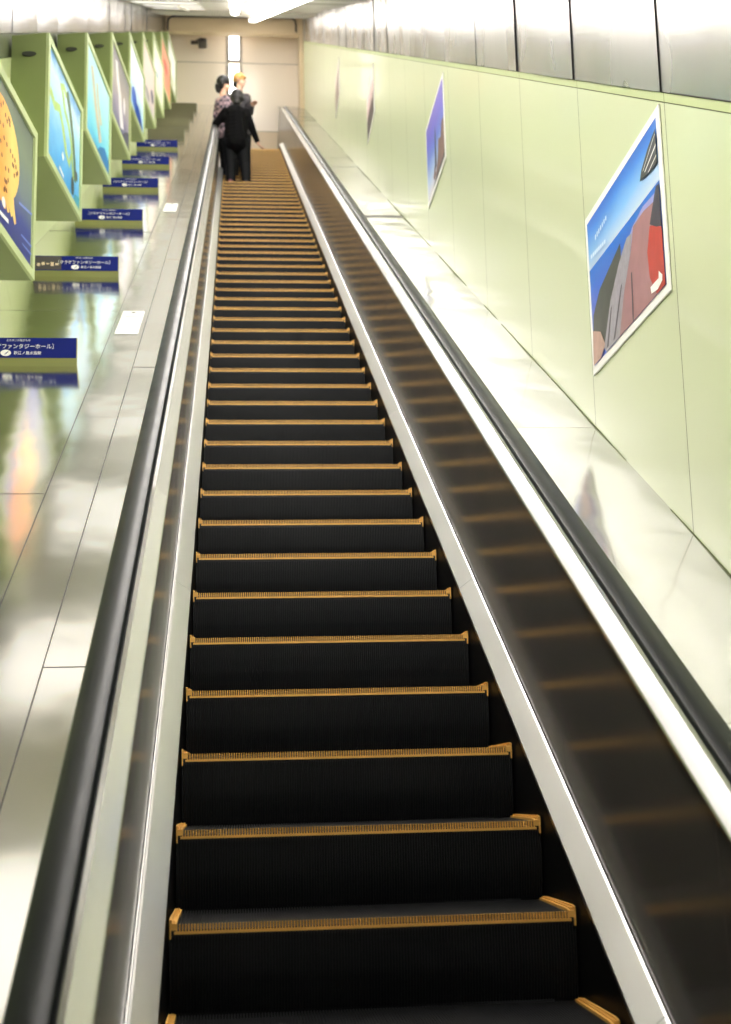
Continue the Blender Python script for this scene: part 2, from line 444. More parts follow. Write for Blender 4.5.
# upper end: header beam, end wall
m=MB(); m.box((XL,24.8,16.62),(XR,24.95,17.3)); struct(m.build('trim_3',[M['tan']]))
m=MB()
def tube(mb,pts,r,mi=0,n=8):
    i0=len(mb.v)
    for j,p in enumerate(pts):
        p=Vector(p); d=(Vector(pts[min(j+1,len(pts)-1)])-Vector(pts[max(j-1,0)])).normalized()
        a=d.orthogonal().normalized() if abs(d.y)>.9 else d.cross(Vector((0,1,0))).normalized(); b=d.cross(a)
        for k in range(n):
            t=2*math.pi*k/n; mb.v.append(tuple(p+a*r*math.cos(t)+b*r*math.sin(t)))
    for j in range(len(pts)-1):
        for k in range(n):
            k2=(k+1)%n; mb.f.append((i0+j*n+k,i0+j*n+k2,i0+(j+1)*n+k2,i0+(j+1)*n+k)); mb.m.append(mi)
    mb.f.append(tuple(range(i0,i0+n))); mb.m.append(mi); e=i0+(len(pts)-1)*n; mb.f.append(tuple(range(e,e+n))); mb.m.append(mi)
arc=[(XL+.06,24.76,16.62),(XL+.06,24.76,16.80),(XL+.08,24.76,16.90),(XL+.16,24.76,16.955),(1.46,24.76,16.985),(1.54,24.76,16.94),(1.56,24.76,16.84),(1.56,24.76,16.66)]
tube(m,arc,.02); tag(m.build('conduit',M['grey'],smooth=True),'thin dark conduit bent around the tan header beam above the end wall','conduit')
m=MB(); ex=[XL-.1,.0,.35,XR+.1]
strip_panels(m,lambda x,z,d:(x,YE-d,z),ex,[14.56,16.215,17.6],.012,.01,0,1)
m.face([(XL-.1,YE-.03,11.7),(XR+.1,YE-.03,11.7),(XR+.1,YE-.03,14.54),(XL-.1,YE-.03,14.54)],2)
m.face([(XL-.1,YE-.03,14.54),(XR+.1,YE-.03,14.54),(XR+.1,YE,14.54),(XL-.1,YE,14.54)],2)
struct(m.build('wall_back',[M['beige'],M['seamdark'],M['tan']],recalc=False))
m=MB(); m.box((1.62,24.7,12),(XR,25.3,17.1)); struct(m.build('trim_4',[M['tan']]))
# lower hall behind the viewer
m=MB(); m.face([(XL,YBK,ZLOW-.1),(XL,-3.0,ZLOW-.1),(XL,-3.0,2.2),(XL,YBK,2.2)]); struct(m.build('wall_hall_left',M['ceil']))
m=MB(); m.face([(XR,YBK,ZLOW-.1),(XR,-3.0,ZLOW-.1),(XR,-3.0,2.2),(XR,YBK,2.2)]); struct(m.build('wall_hall_right',M['ceil']))
m=MB(); m.face([(XL-.1,YBK,ZLOW-.1),(XR+.1,YBK,ZLOW-.1),(XR+.1,YBK,2.2),(XL-.1,YBK,2.2)]); struct(m.build('wall_front',M['ceil']))

# ------------------------------------------------------------------- lamps
def make_lamp(wd,ln):
    root=empty('ceiling_lamp')
    m=MB(); m.prism([(-wd/2-.02,.05),(wd/2+.02,.05),(wd/2+.005,0),(-wd/2-.005,0)],lambda p,y:(p[0],y,p[1]),-ln/2,ln/2); m.build('housing',M['lampbody'],root,bevel=.004)
    m=MB(); pts=[(wd/2*math.cos(math.pi+math.pi*i/8),.03*math.sin(math.pi+math.pi*i/8)) for i in range(9)]
    m.prism(pts,lambda p,y:(p[0],y,p[1]),-ln/2+.02,ln/2-.02); m.build('tube',M['lamp'],root,smooth='auto')
    m=MB(); m.prism([(-wd*.3,.05),(-wd*.2,.065),(wd*.2,.065),(wd*.3,.05)],lambda p,y:(p[0],y,p[1]),-ln/2+.03,ln/2-.03); m.build('added_uplight',M['upfill'],root)  # upward glow added on top of the housing to brighten the ceiling
    return root
lampA=make_lamp(.19,1.38); lampB=make_lamp(.13,1.38)
def place_lamp(src,used,x,y,h,label,group,level=False):
    o=src if not used else copy_tree(src)
    o.location=(x,y,(cz(y)-(HC-h)))
    o.rotation_euler=((0 if level else AL),0,0)
    tag(o,label,'lamp',group); return o
STEP=1.215
n=0; ys=[23.6-STEP*i for i in range(21)]
for i,y in enumerate(ys):
    lab=('bright tube lamp hanging right of centre, %s from the upper end of its row'%ordinal(i+1))
    place_lamp(lampA,i>0,.60,y,2.60,lab,'hanging tube lamps')
for i,y in enumerate([18.0-STEP*i for i in range(16)]):
    lab=('tube lamp along the middle of the sloping ceiling, %s from its upper end'%ordinal(i+1))
    place_lamp(lampB,i>0,.19,y,2.68,lab,'middle ceiling lamps')
for i,y in enumerate((-3.6,-6.2)):  # unseen lamps added behind the viewer for brighter reflections
    l=copy_tree(lampB); l.location=(.19,y,cz(y)-.14); l.rotation_euler=(0,0,0)
    tag(l,'unseen added tube lamp on the level ceiling of the lower hall, %s from the slope'%ordinal(i+1),'lamp','added lower hall lamps')
# flush luminous panels added to the ceiling so the left deck reflects bright bands
pan0=None
for i in range(12):
    y=.54+2.255*(i-2)+.02
    if y<Y0+.5: continue
    if pan0 is None:
        pan0=r=empty('added_glow_panel')
        m=MB(); m.box((-.46,-.56,-.012),(.46,.56,.0)); m.build('panel_frame',M['lampbody'],r)
        m=MB(); m.box((-.43,-.53,-.014),(.43,.53,-.012)); m.build('added_diffuser',M['addedglow'],r)
    else: r=copy_tree(pan0)
    r.location=(-.78,y,cz(y)-.004); r.rotation_euler=(AL,0,0)
    tag(r,'luminous ceiling panel added to brighten the left deck, %s up the slope'%ordinal(i),'lamp','added luminous panels')
# glowing boxes standing in for tube reflections in the end wall
for lab,z0,z1 in (('upper of two upright glowing stand-ins for tube reflections on the beige end wall',16.27,17.02),('lower upright glowing stand-in for a tube reflection on the end wall, partly behind the people',15.38,16.13)):
    r=empty('tube_reflection',(.175,YE,z0)); m=MB(); m.box((-.15,-.05,0),(-.115,0,z1-z0)); m.box((.115,-.05,0),(.15,0,z1-z0)); m.box((-.15,-.05,-.02),(.15,0,0)); m.box((-.15,-.05,z1-z0),(.15,0,z1-z0+.02))
    m.build('dark_frame',M['grey'],r); m=MB(); m.box((-.115,-.11,0),(.115,-.005,z1-z0)); m.build('added_glow_panel',M['reflglow'],r)
    tag(r,lab,'lamp','glowing tube reflections on the end wall')

# --------------------------------------------------- display boxes, left wall
BN=(-1.11,5.35); BF=(-1.00,6.46)
ZT=zs(2.293,5.35); BH=.905
eu=Vector((BF[0]-BN[0],BF[1]-BN[1],0)); FL=eu.length; eu.normalize(); en=Vector((eu.y,-eu.x,0))
def art_left(n):
    """layers: (material, polygon in u,v) of the poster in box n"""
    ell=lambda cx,cy,rx,ry,k=20,a0=0,a1=2*math.pi:[(cx+rx*math.cos(a0+(a1-a0)*i/k),cy+ry*math.sin(a0+(a1-a0)*i/k)) for i in range(k+(0 if a1-a0>6.2 else 1))]
    def ribbon(pts,w0,w1):
        L=[];R=[]
        for i,p in enumerate(pts):
            a=Vector(pts[max(i-1,0)]);b=Vector(pts[min(i+1,len(pts)-1)]);d=(b-a).normalized();nn=Vector((-d.y,d.x))
            w=w0+(w1-w0)*i/(len(pts)-1)
            L.append((p[0]+nn.x*w,p[1]+nn.y*w));R.append((p[0]-nn.x*w,p[1]-nn.y*w))
        return [(L[i],L[i+1],R[i+1],R[i]) for i in range(len(pts)-1)]
    full=[(0,0),(1,0),(1,1),(0,1)]
    S=[]
    if n==0:
        S.append((uvramp('print_dusk',[(0,rgb(34,44,120)),(.25,rgb(50,62,140)),(.45,rgb(106,122,130)),(.75,rgb(112,128,110)),(1,rgb(88,100,92))],wob=.1),[full]))
        g=uvramp('print_jelly_gold',[(0,rgb(190,90,40)),(.3,rgb(236,150,50)),(.6,rgb(248,208,120)),(1,rgb(226,150,50))],'X',wob=.25)
        bell=ell(.36,.56,.36,.34,28)
        S.append((g,[bell]))
        S.append((g,[q for k in range(7) for q in ribbon([(.2+.06*k,.34),(.22+.065*k,.24),(.24+.07*k,.16+.01*(k%3))],.045,.02)]))
        rnd=random.Random(3); br=mat('print_spots',rgb(122,66,32),.4,var=.1)
        dots=[]
        while len(dots)<46:
            u,v=rnd.uniform(.04,.68),rnd.uniform(.26,.86)
            if ((u-.36)/.33)**2+((v-.56)/.31)**2<1: dots.append(ell(u,v,.014,.018,8))
        S.append((br,dots))
        wh=M['white']; S.append((wh,[ell(.42,.19,.035,.035,12),[(.35,.07),(.52,.09),(.52,.12),(.35,.10)]]))
        S.append((mat('print_paleblue',rgb(120,140,210),.4),[[(.78,.14),(1,.16),(1,.18),(.78,.155)],[(.80,.09),(1,.10),(1,.12),(.80,.10)],[(.72,.34),(1,.40),(1,.42),(.72,.36)]]))
    elif n==1:
        S.append((uvramp('print_lagoon',[(0,rgb(40,150,220)),(.3,rgb(92,180,235)),(.6,rgb(160,214,245)),(.85,rgb(205,235,250)),(1,rgb(110,170,225))],wob=.35),[full]))
        gr=mat('print_weed_green',rgb(176,206,120),.4,var=.3,vscale=(14,14,14)); dg=mat('print_weed_dark',rgb(70,104,70),.4,var=.3,vscale=(10,10,10))
        S.append((dg,ribbon([(.56,.92),(.66,.80),(.76,.62),(.84,.40),(.86,.22)],.05,.03)))
        S.append((gr,ribbon([(.06,.62),(.2,.56),(.34,.62),(.46,.5),(.56,.34),(.66,.28),(.72,.4),(.78,.3)],.045,.03)+ribbon([(.42,.84),(.5,.7),(.62,.64),(.72,.52),(.76,.36),(.80,.22)],.035,.03)+ribbon([(.36,.84),(.46,.9),(.54,.86)],.03,.03)))
        S.append((mat('print_fin_dark',rgb(40,62,66),.4),[ell(.78,.14,.05,.09,12),ell(.90,.30,.04,.05,10)]))
        S.append((M['white'],[ell(.46,.24,.03,.04,10),[(.36,.10),(.5,.08),(.5,.05),(.36,.07)]]))
        S.append((mat('print_teal',rgb(30,140,170),.4),[[(.8,0),(1,0),(1,.14),(.85,.1)]]))
    elif n==2:
        S.append((uvramp('print_aqua',[(0,rgb(40,160,215)),(.2,rgb(110,210,235)),(.6,rgb(160,226,236)),(1,rgb(184,226,240))],wob=.25),[full]))
        S.append((mat('print_sandy',rgb(196,186,160),.4,var=.25,vscale=(9,9,9)),ribbon([(.22,.86),(.3,.7),(.4,.5),(.52,.34),(.62,.2)],.05,.07)+ribbon([(.44,.8),(.5,.6),(.64,.42)],.03,.05)))
        S.append((mat('print_deepblue',rgb(12,116,180),.4,var=.15),[[(.45,0),(1,0),(1,.2),(.8,.24),(.6,.14)]]))
    elif n==3:
        S.append((uvramp('print_mauve',[(0,rgb(74,80,130)),(.3,rgb(140,130,160)),(.6,rgb(170,160,158)),(1,rgb(120,116,130))],wob=.4),[full]))
        S.append((mat('print_splash',rgb(236,232,240),.4,var=.2,vscale=(12,12,12)),ribbon([(.26,.88),(.34,.66),(.46,.5),(.52,.3),(.6,.12)],.07,.11)+[ell(.72,.52,.06,.12,14)]))
        S.append((mat('print_ink',rgb(58,58,84),.4),[[(.55,0),(1,0),(1,.3),(.8,.2)]]))
    elif n==4:
        S.append((uvramp('print_paleice',[(0,rgb(120,180,230)),(.35,rgb(190,224,244)),(.7,rgb(240,246,250)),(1,rgb(226,238,248))],wob=.2),[full]))
        S.append((mat('print_royal',rgb(20,90,200),.4,var=.2,vscale=(8,8,8)),[ell(.34,.24,.17,.16,16),ell(.62,.12,.24,.16,16),[(.3,.3),(.8,.22),(1,.02),(.4,.05)]]))
    elif n==5:
        S.append((uvramp('print_blush',[(0,rgb(196,190,196)),(.4,rgb(226,206,204)),(1,rgb(232,214,208))],wob=.2),[full]))
        S.append((mat('print_navy',rgb(58,62,112),.4),[ell(.8,.4,.13,.12,14)])); S.append((mat('print_grey',rgb(150,146,150),.4),[ell(.4,.2,.2,.1,14)]))
    elif n==6:
        S.append((uvramp('print_cream',[(0,rgb(226,232,206)),(.5,rgb(246,248,236)),(1,rgb(238,242,222))],wob=.2),[full]))
        S.append((mat('print_bluegrey',rgb(120,160,186),.4),[ell(.42,.46,.1,.06,12)]))
    elif n==7:
        S.append((uvramp('print_coral',[(0,rgb(238,150,110)),(.5,rgb(242,120,84)),(1,rgb(246,176,140))],wob=.3),[full]))
        S.append((mat('print_red',rgb(216,70,52),.4),[ell(.5,.6,.22,.13,14)]))
    else:
        S.append((uvramp('print_white',[(0,rgb(238,240,228)),(.6,rgb(252,252,248)),(1,rgb(250,250,246))],wob=.2),[full]))
        S.append((mat('print_palegreen',rgb(196,214,170),.4),[ell(.5,.2,.3,.08,14)]))
    return S

def layered(name, S, P, parent):
    """print made of flat coloured shapes; P(u,v,d) places it"""
    m=MB(); mats=[]
    for i,(mm,polys) in enumerate(S):
        mats.append(mm)
        for poly in polys:
            poly=[(min(1,max(0,u)),min(1,max(0,v))) for u,v in poly]
            m.face([P(u,v,.0006*i) for u,v in poly],i,[(u,v) for u,v in poly])
    b=len(mats); mats.append(M['white'])
    for a,c in (((0,0),(1,0)),((1,0),(1,1)),((1,1),(0,1)),((0,1),(0,0))):
        m.face([P(a[0],a[1],0),P(c[0],c[1],0),P(c[0],c[1],-.004),P(a[0],a[1],-.004)],b)
    return m.build(name,mats,parent,recalc=False)

NB=9
boxlabels=['green display box nearest at left edge, poster of a big golden spotted jellyfish',
 'green display box with light blue poster of curling green sea plants, second from front',
 'green display box with aqua poster of a tall sandy creature, third from front',
 'green display box with grey mauve poster crossed by a white splash',
 'green display box with white and pale blue poster, deep blue shape at its foot',
 'green display box with pale pink poster bearing a navy spot',
 'green display box with cream coloured poster, seventh from front',
 'green display box with coral orange poster, second from the far end',
 'green display box with nearly white poster at the far upper end of the row']
for n in range(NB):
    dy=PB*(n-1)
    root=empty('display_box',(BN[0],BN[1]+dy,ZT-BH+dy*T))
    R=lambda x,y,z:(x-BN[0],y-BN[1],z)
    m=MB(); m.prism([(XL,5.40),BN,BF,(XL,6.46)],lambda p,z:R(p[0],p[1],z),0,BH); m.build('box_body',M['box'],root)
    def P(u,v,d,w=FL,h=BH): 
        q=eu*(u*w)+en*d; return (q.x,q.y,v*h)
    fw=.05
    m=MB()
    for (u0,u1,v0,v1) in ((0,FL,0,fw),(0,FL,BH-fw,BH),(0,fw,fw,BH-fw),(FL-fw,FL,fw,BH-fw)):
        q=[]
        for d in (0.001,.02):
            for u,v in ((u0,v0),(u1,v0),(u1,v1),(u0,v1)):
                w=eu*u+en*d; q.append((w.x,w.y,v))
        i=len(m.v); m.v+=q
        for f in ((0,1,2,3),(7,6,5,4),(0,4,5,1),(1,5,6,2),(2,6,7,3),(3,7,4,0)): m.f.append(tuple(i+k for k in f)); m.m.append(0)
    m.build('poster_frame',M['frame'],root)
    def PP(u,v,d):
        w=eu*(fw+u*(FL-2*fw))+en*(.006+d); return (w.x,w.y,fw+v*(BH-2*fw))
    layered('poster',art_left(n),PP,root)
    # small dark oval grip near the top of the front face
    m=MB(); pts=[(.05*math.cos(t*math.pi/8),.018*math.sin(t*math.pi/8)) for t in range(16)]
    m.prism(pts,lambda p,d:(-.115+p[0],.027-d+.0,BH-.15+p[1]),-.004,.014); m.build('oval_grip',M['slot'],root)
    tag(root,boxlabels[n],'display box','display boxes along the left wall')

# --------------------------------------------------- deck signs / slide guards
def text_mesh(name, body, size, m, parent, loc, rot, align='CENTER'):
    cu=bpy.data.curves.new(name,'FONT'); cu.body=body; cu.size=size; cu.align_x=align; cu.extrude=.0004; cu.resolution_u=2
    t=bpy.data.objects.new(name+'_tmp',cu); COL.objects.link(t)
    dg=bpy.context.evaluated_depsgraph_get(); dg.update()
    me=bpy.data.meshes.new_from_object(t.evaluated_get(dg)); COL.objects.unlink(t); bpy.data.objects.remove(t)
    o=link(name,me,m,parent); o.location=loc; o.rotation_euler=rot; return o
SX0,SX1=-1.18,-.612; SH=.140; SB=.036
def make_sign(blue=True, picture=False):
    root=empty('deck_sign' if blue else 'slide_guard'); w=SX1-SX0
    m=MB(); m.box((0,0,-.012),(w,.022,SH)); m.build('guard_plate',M['olive'] if blue else M['olived'],root,bevel=.002)
    if blue:
        m=MB(); m.box((.0,-.003,SB),(w-.004,.0,SH-.002),0)
        if picture:
            m.box((.0,-.0036,SB+.004),(.19,-.003,SH-.006),1)
            for k in range(5): m.box((.03+.03*k,-.0042,SB+.03+.006*(k%3)),(.05+.03*k,-.0036,SB+.05+.007*(k%2)),2)
        m.build('blue_panel',[M['blue'],M['grey'],M['tan']],root)
        cx=w*.5 if not picture else w*.60
        def tx(body,sz,z,x=cx): return text_mesh('lettering',body,sz,M['white'],root,(x,-.0045,z),(math.pi/2,0,0))
        tx('えのすいの生きもの',.013,SB+.084)
        tx('［クラゲファンタジーホール］',.027,SB+.048)
        tx('新江ノ島水族館',.019,SB+.017,cx+.045)
        m=MB()
        ell=[(cx-.06+.026*math.cos(t*math.pi/12),-.004,SB+.024+.016*math.sin(t*math.pi/12)) for t in range(24)]
        m.face(ell,0); m.face([(cx-.068,-.0045,SB+.012),(cx-.05,-.0045,SB+.026),(cx-.046,-.0045,SB+.034),(cx-.062,-.0045,SB+.022)],1)
        m.build('round_logo',[M['white'],M['blue']],root,recalc=False)
    return root
signlabels=['large blue deck sign nearest the viewer at left edge, beside the steel deck',
 'blue deck sign with a dark picture at its left, below the golden jellyfish poster',
 'blue deck sign below the light blue poster with curling green plants',
 'blue deck sign below the aqua poster, fourth from the front',
 'blue deck sign below the grey mauve poster, fifth from the front',
 'smallest and farthest blue deck sign, just before the plain olive plates']
guardlabels=['plain olive plate standing on the deck just beyond the farthest blue sign',
 'plain olive plate on the deck, second beyond the farthest blue sign',
 'plain olive plate on the deck, third beyond the farthest blue sign',
 'plain olive plate farthest up the deck, at the end of the row']
sa=None; ga=None
for n in range(10):
    y=5.43+PB*(n-1)
    if n<6:
        if n==1: o=make_sign(True,True)
        elif sa is None: o=sa=make_sign(True)
        else: o=copy_tree(sa)
        tag(o,signlabels[n],'sign','blue deck signs')
    else:
        if ga is None: o=ga=make_sign(False)
        else: o=copy_tree(ga)
        tag(o,guardlabels[n-6],'plate','plain deck plates')
    o.location=(SX0,y,zs(HD,y)+.008)

# notice cards lying on the left deck
def card(x0,x1,ya,yb,label):
    r=empty('notice_card',((x0+x1)/2,(ya+yb)/2,zs(HD,(ya+yb)/2)+.004)); r.rotation_euler=(AL,0,0)
    w=(x1-x0)/2; l=(yb-ya)/2/math.cos(AL)
    m=MB(); m.box((-w,-l,0),(w,l,.003)); m.build('sheet',M['white'],r)
    m=MB(); m.prism([(.012*math.cos(k*math.pi/5),.02*math.sin(k*math.pi/5)) for k in range(10)],lambda p,z:(p[0],p[1]+l-.05,z),.003,.004)
    m.box((-w*.6,l-.17,.003),(w*.6,l-.165,.0036)); m.build('printed_mark',M['grey'],r)
    tag(r,label,'notice','notice cards on the left deck')
card(-.490,-.364,3.83,4.39,'white notice card on the left steel deck near the second blue sign')
card(-.486,-.370,8.50,9.04,'small distant white notice card on the left steel deck by the fourth blue sign')

# -------------------------------------------------------- posters, right wall
def wall_poster(yfar,ynear,z0,z1,S,label,border=.035):
    r=empty('wall_poster',(XR,(yfar+ynear)/2,z0)); w=yfar-ynear; h=z1-z0; cy=(yfar+ynear)/2
    m=MB(); m.box((-.009,-w/2,0),(-.0025,w/2,h)); m.build('poster_board',M['white'],r,bevel=.002)
    def P(u,v,d): return (-.0097-d, (w/2-border)-u*(w-2*border), border+v*(h-2*border))
    layered('print',S,P,r); tag(r,label,'poster','posters on the right wall'); return r
full=[(0,0),(1,0),(1,1),(0,1)]
sky=uvramp('print_sky',[(0,rgb(60,90,200)),(.5,rgb(60,110,205)),(.64,rgb(196,214,236)),(.78,rgb(120,180,236)),(.92,rgb(48,126,220)),(1,rgb(30,96,200))],wob=.05)
S1=[(sky,[full]),
 (uvramp('print_sea',[(0,rgb(70,66,190)),(.3,rgb(50,70,200)),(.6,rgb(0,104,206))]),[[(-.003,.664),(.997,.622),(.999,.491),(.701,.46),(.419,.40),(.031,.2)]]),
 (mat('print_hills',rgb(150,150,206),.4,var=.2,vscale=(9,9,9)),[[(.951,.582),(.791,.60),(.64,.564),(.569,.50),(.696,.40),(.842,.40),(.943,.515)]]),
 (mat('print_forest',rgb(58,62,52),.4,var=.4,vscale=(16,16,16)),[[(.476,.57),(.355,.526),(.144,.451),(.03,.336),(.015,.23),(.175,.03),(.317,.25),(.476,.44)]]),
 (mat('print_slope',rgb(156,112,116),.4,var=.18,vscale=(14,14,14)),[[(.66,.56),(.80,.565),(.923,.541),(.93,.36),(.90,.2),(.95,.0),(.34,.0),(.438,.218),(.608,.421)]]),
 (mat('print_track',rgb(150,146,156),.4,var=.3,vscale=(30,30,30)),[[(.568,.545),(.64,.53),(.608,.421),(.50,.25),(.40,.0),(.2,.0),(.171,.041),(.299,.292),(.44,.446)]]),
 (mat('print_dark_rail',rgb(66,60,70),.4),[[(.46,.30),(.48,.31),(.34,.02),(.31,.02)],[(.60,.30),(.615,.30),(.60,.0),(.585,.0)],[(.30,.24),(.32,.25),(.24,.02),(.21,.02)]]),
 (mat('print_rock',rgb(176,140,126),.4,var=.3,vscale=(25,25,25)),[[(.015,.236),(.132,.171),(.192,.057),(.123,.0),(.0,.0)]]),
 (mat('print_red_earth',rgb(178,58,48),.4,var=.2,vscale=(12,12,12)),[[(.867,.43),(1,.34),(1,.0),(.9,.0),(.83,.135),(.819,.296)]]),
 (mat('print_tower',rgb(52,48,66),.4),[[(.965,.603),(1,.595),(1,.345),(.945,.373),(.869,.438)]]),
 (mat('print_coaster',rgb(48,48,58),.4),[[(1,.93),(1,.72),(.915,.728),(.788,.757),(.814,.807),(.903,.879)]]),
 (M['white'],[[(.99,.90),(1,.90),(.84,.79),(.83,.79)],[(1,.84),(1,.825),(.86,.765),(.85,.772)],[(1,.775),(1,.765),(.90,.735),(.89,.74)],
   [(.835,.075),(.842,.032),(.918,.016),(.974,.037),(.979,.068),(.941,.113),(.935,.073),(.885,.075)]]),
 (mat('print_lettering',rgb(216,232,250),.4),[[(.14+.028*i,.80+.004*i),(.155+.028*i,.80+.004*i),(.157+.028*i,.835+.003*i),(.142+.028*i,.835+.003*i)] for i in range(7)]+[[(.06+.03*i,.742-.004*i),(.082+.03*i,.742-.004*i),(.082+.03*i,.715-.004*i),(.06+.03*i,.715-.004*i)] for i in range(8)]),
]
def sc(Y): return -3.418+.9436*(Y+3.418)
def sz(z): return .3705+.9436*(z-.3705)
wall_poster(sc(2.522),sc(1.375),sz(2.122),sz(2.879),S1,'nearest poster on the green wall, blue sky over a red slope and track')
S2=[(uvramp('print_violet_sky',[(0,rgb(214,206,214)),(.25,rgb(170,196,232)),(.5,rgb(92,120,205)),(.75,rgb(100,92,200)),(1,rgb(120,104,196))]),[full]),
 (mat('print_steeple',rgb(58,62,92),.4),[[(.44,.16),(.56,.16),(.55,.6),(.52,.72),(.49,.6)]]),
 (mat('print_town',rgb(122,90,86),.4,var=.4,vscale=(20,20,20)),[[(.5,.08),(.62,.2),(.7,.42),(.82,.36),(.88,.52),(1,.5),(1,0),(.5,0)],[(.36,.12),(.44,.24),(.5,.1),(.44,.04)]]),
 (mat('print_shadow',rgb(50,44,58),.4),[[(.3,0),(1,0),(1,.06),(.6,.05)]])]
wall_poster(sc(7.42),sc(6.42),sz(5.03),sz(5.75),S2,'blue poster with a dark spire, second from the viewer on the green wall',.03)
S3=[(uvramp('print_pinkish',[(0,rgb(70,56,58)),(.42,rgb(84,66,66)),(.5,rgb(206,176,176)),(1,rgb(232,214,216))],wob=.2),[full])]
wall_poster(sc(12.24),sc(11.38),sz(7.935),sz(8.55),S3,'far poster on the green wall, pale top and dark brown lower half',.03)
S4=[(uvramp('print_umber',[(0,rgb(110,90,84)),(.6,rgb(150,126,118)),(1,rgb(210,196,190))],wob=.2),[full])]
wall_poster(sc(17.1),sc(16.25),sz(10.72),sz(11.33),S4,'farthest tiny brownish poster on the green wall near the top',.03)

# --------------------------------------------------------- security camera
r=empty('security_camera',(-.60,YE,16.60))
m=MB(); m.box((-.20,-.03,.05),(-.04,0,.13)); tube(m,[(-.12,-.02,.09),(-.04,-.14,.09),(.05,-.28,.02),(.06,-.3,-.05)],.018); m.build('bracket',M['grey'],r)
m=MB(); m.prism([(-.08,-.05),(.08,-.05),(.10,.0),(.07,.05),(-.07,.05),(-.10,.0)],lambda p,y:(p[0]+.07,y,p[1]-.09),-.46,-.16); m.build('camera_housing',M['grey'],r,bevel=.008)
m=MB(); m.prism([(.03*math.cos(k*math.pi/6),.03*math.sin(k*math.pi/6)) for k in range(12)],lambda p,y:(p[0]+.07,y,p[1]-.09),-.475,-.455); m.build('lens',M['dark'],r)
tag(r,'small dark security camera on the beige end wall left of the glowing tube reflections','camera')

# ------------------------------------------------------------------ people
def blob_mesh(parts, vox, smooth=3):
    """continuous surface through tapered limbs: parts = (a, b, ra, rb) or (c, (rx,ry,rz))"""
    bm=bmesh.new()
    def ball(c,r):
        mt=Matrix.Translation(c)@Matrix.Diagonal((r[0],r[1],r[2],1)); bmesh.ops.create_icosphere(bm,subdivisions=2,radius=1,matrix=mt)
    for p in parts:
        if len(p)==2: ball(Vector(p[0]),p[1]); continue
        a,b,ra,rb=Vector(p[0]),Vector(p[1]),p[2],p[3]
        n=max(2,int((b-a).length/(min(ra,rb)*.45))+1)
        for i in range(n+1):
            t=i/n; r_=ra+(rb-ra)*t; ball(a+(b-a)*t,(r_,r_,r_))
    me=bpy.data.meshes.new('tmp'); bm.to_mesh(me); bm.free()
    o=bpy.data.objects.new('tmp',me); COL.objects.link(o)
    md=o.modifiers.new('r','REMESH'); md.mode='VOXEL'; md.voxel_size=vox
    sm=o.modifiers.new('s','SMOOTH'); sm.iterations=smooth; sm.factor=.5
    dg=bpy.context.evaluated_depsgraph_get(); dg.update()
    me2=bpy.data.meshes.new_from_object(o.evaluated_get(dg))
    COL.objects.unlink(o); bpy.data.objects.remove(o); bpy.data.meshes.remove(me)
    for p in me2.polygons: p.use_smooth=True
    return me2
def hand(w, d, side, curl=.5, down=None):
    """palm, four unequal fingers with two bends and a thumb; w wrist, d direction, side = thumb side direction"""
    w=Vector(w); d=Vector(d).normalized(); s=Vector(side); s=(s-d*s.dot(d)).normalized(); nrm=d.cross(s)
    if down is not None and nrm.dot(Vector(down))<0: nrm=-nrm
    P=[(w,w+d*.03,.020,.022)]
    for k,ln in enumerate((.066,.075,.070,.054)):
        off=s*(.027-.018*k)
        a=w+d*.02+off*.7; b=w+d*.075+off; P.append((a,b,.0115,.010))
        c=b+(d*math.cos(curl*.6)+nrm*math.sin(curl*.6))*ln*.45
        e=c+(d*math.cos(curl*1.5)+nrm*math.sin(curl*1.5))*ln*.35
        f=e+(d*math.cos(curl*2.2)+nrm*math.sin(curl*2.2))*ln*.25
        P+=[(b,c,.0095,.0088),(c,e,.0088,.008),(e,f,.008,.007)]
    a=w+d*.022+s*.018; b=a+(d*.6+s*.8).normalized()*.034; c=b+(d*.9+s*.25+nrm*.3).normalized()*.03
    P+=[(a,b,.013,.0105),(b,c,.0105,.0085)]
    return P
def head(c, f, sc_=1.0, tilt=Vector((0,0,1))):
    """skull, jaw, nose, ears, lips; f = facing direction"""
    c=Vector(c); f=Vector(f).normalized(); up=tilt.normalized(); r=f.cross(up).normalized(); k=sc_
    P=[(c+up*.025*k,(.074*k,.082*k,.085*k)),(c-up*.03*k+f*.02*k,(.058*k,.06*k,.07*k)),
       (c-up*.075*k+f*.045*k,c-up*.07*k+f*.05*k,.026*k,.024*k),
       (c+up*.012*k+f*.078*k,c-up*.016*k+f*.098*k,.010*k,.014*k),      # nose
       (c-up*.045*k+f*.078*k-r*.014*k,c-up*.045*k+f*.078*k+r*.014*k,.010*k,.010*k)]   # mouth
    for s in (-1,1):
        P.append((c+r*s*.074*k-up*.002*k,(.014*k,.02*k,.028*k)))
        P.append((c+up*.03*k+f*.066*k+r*s*.02*k,c+up*.03*k+f*.062*k+r*s*.042*k,.011*k,.01*k))   # brow
    return P
def person(name,label,loc,body,clothes,extra=()):
    r=empty('person',loc)
    link('body',blob_mesh(body,.0075,3),M['skin'],r)
    for nm,parts,mm,vox in clothes: link(nm,blob_mesh(parts,vox,3),mm,r)
    for nm,c in extra:
        m=MB(); bm=bmesh.new(); bmesh.ops.create_icosphere(bm,subdivisions=2,radius=.009,matrix=Matrix.Translation(c)); me=bpy.data.meshes.new(nm); bm.to_mesh(me); bm.free(); link(nm,me,M['eye'],r)
    tag(r,label,'person'); return r

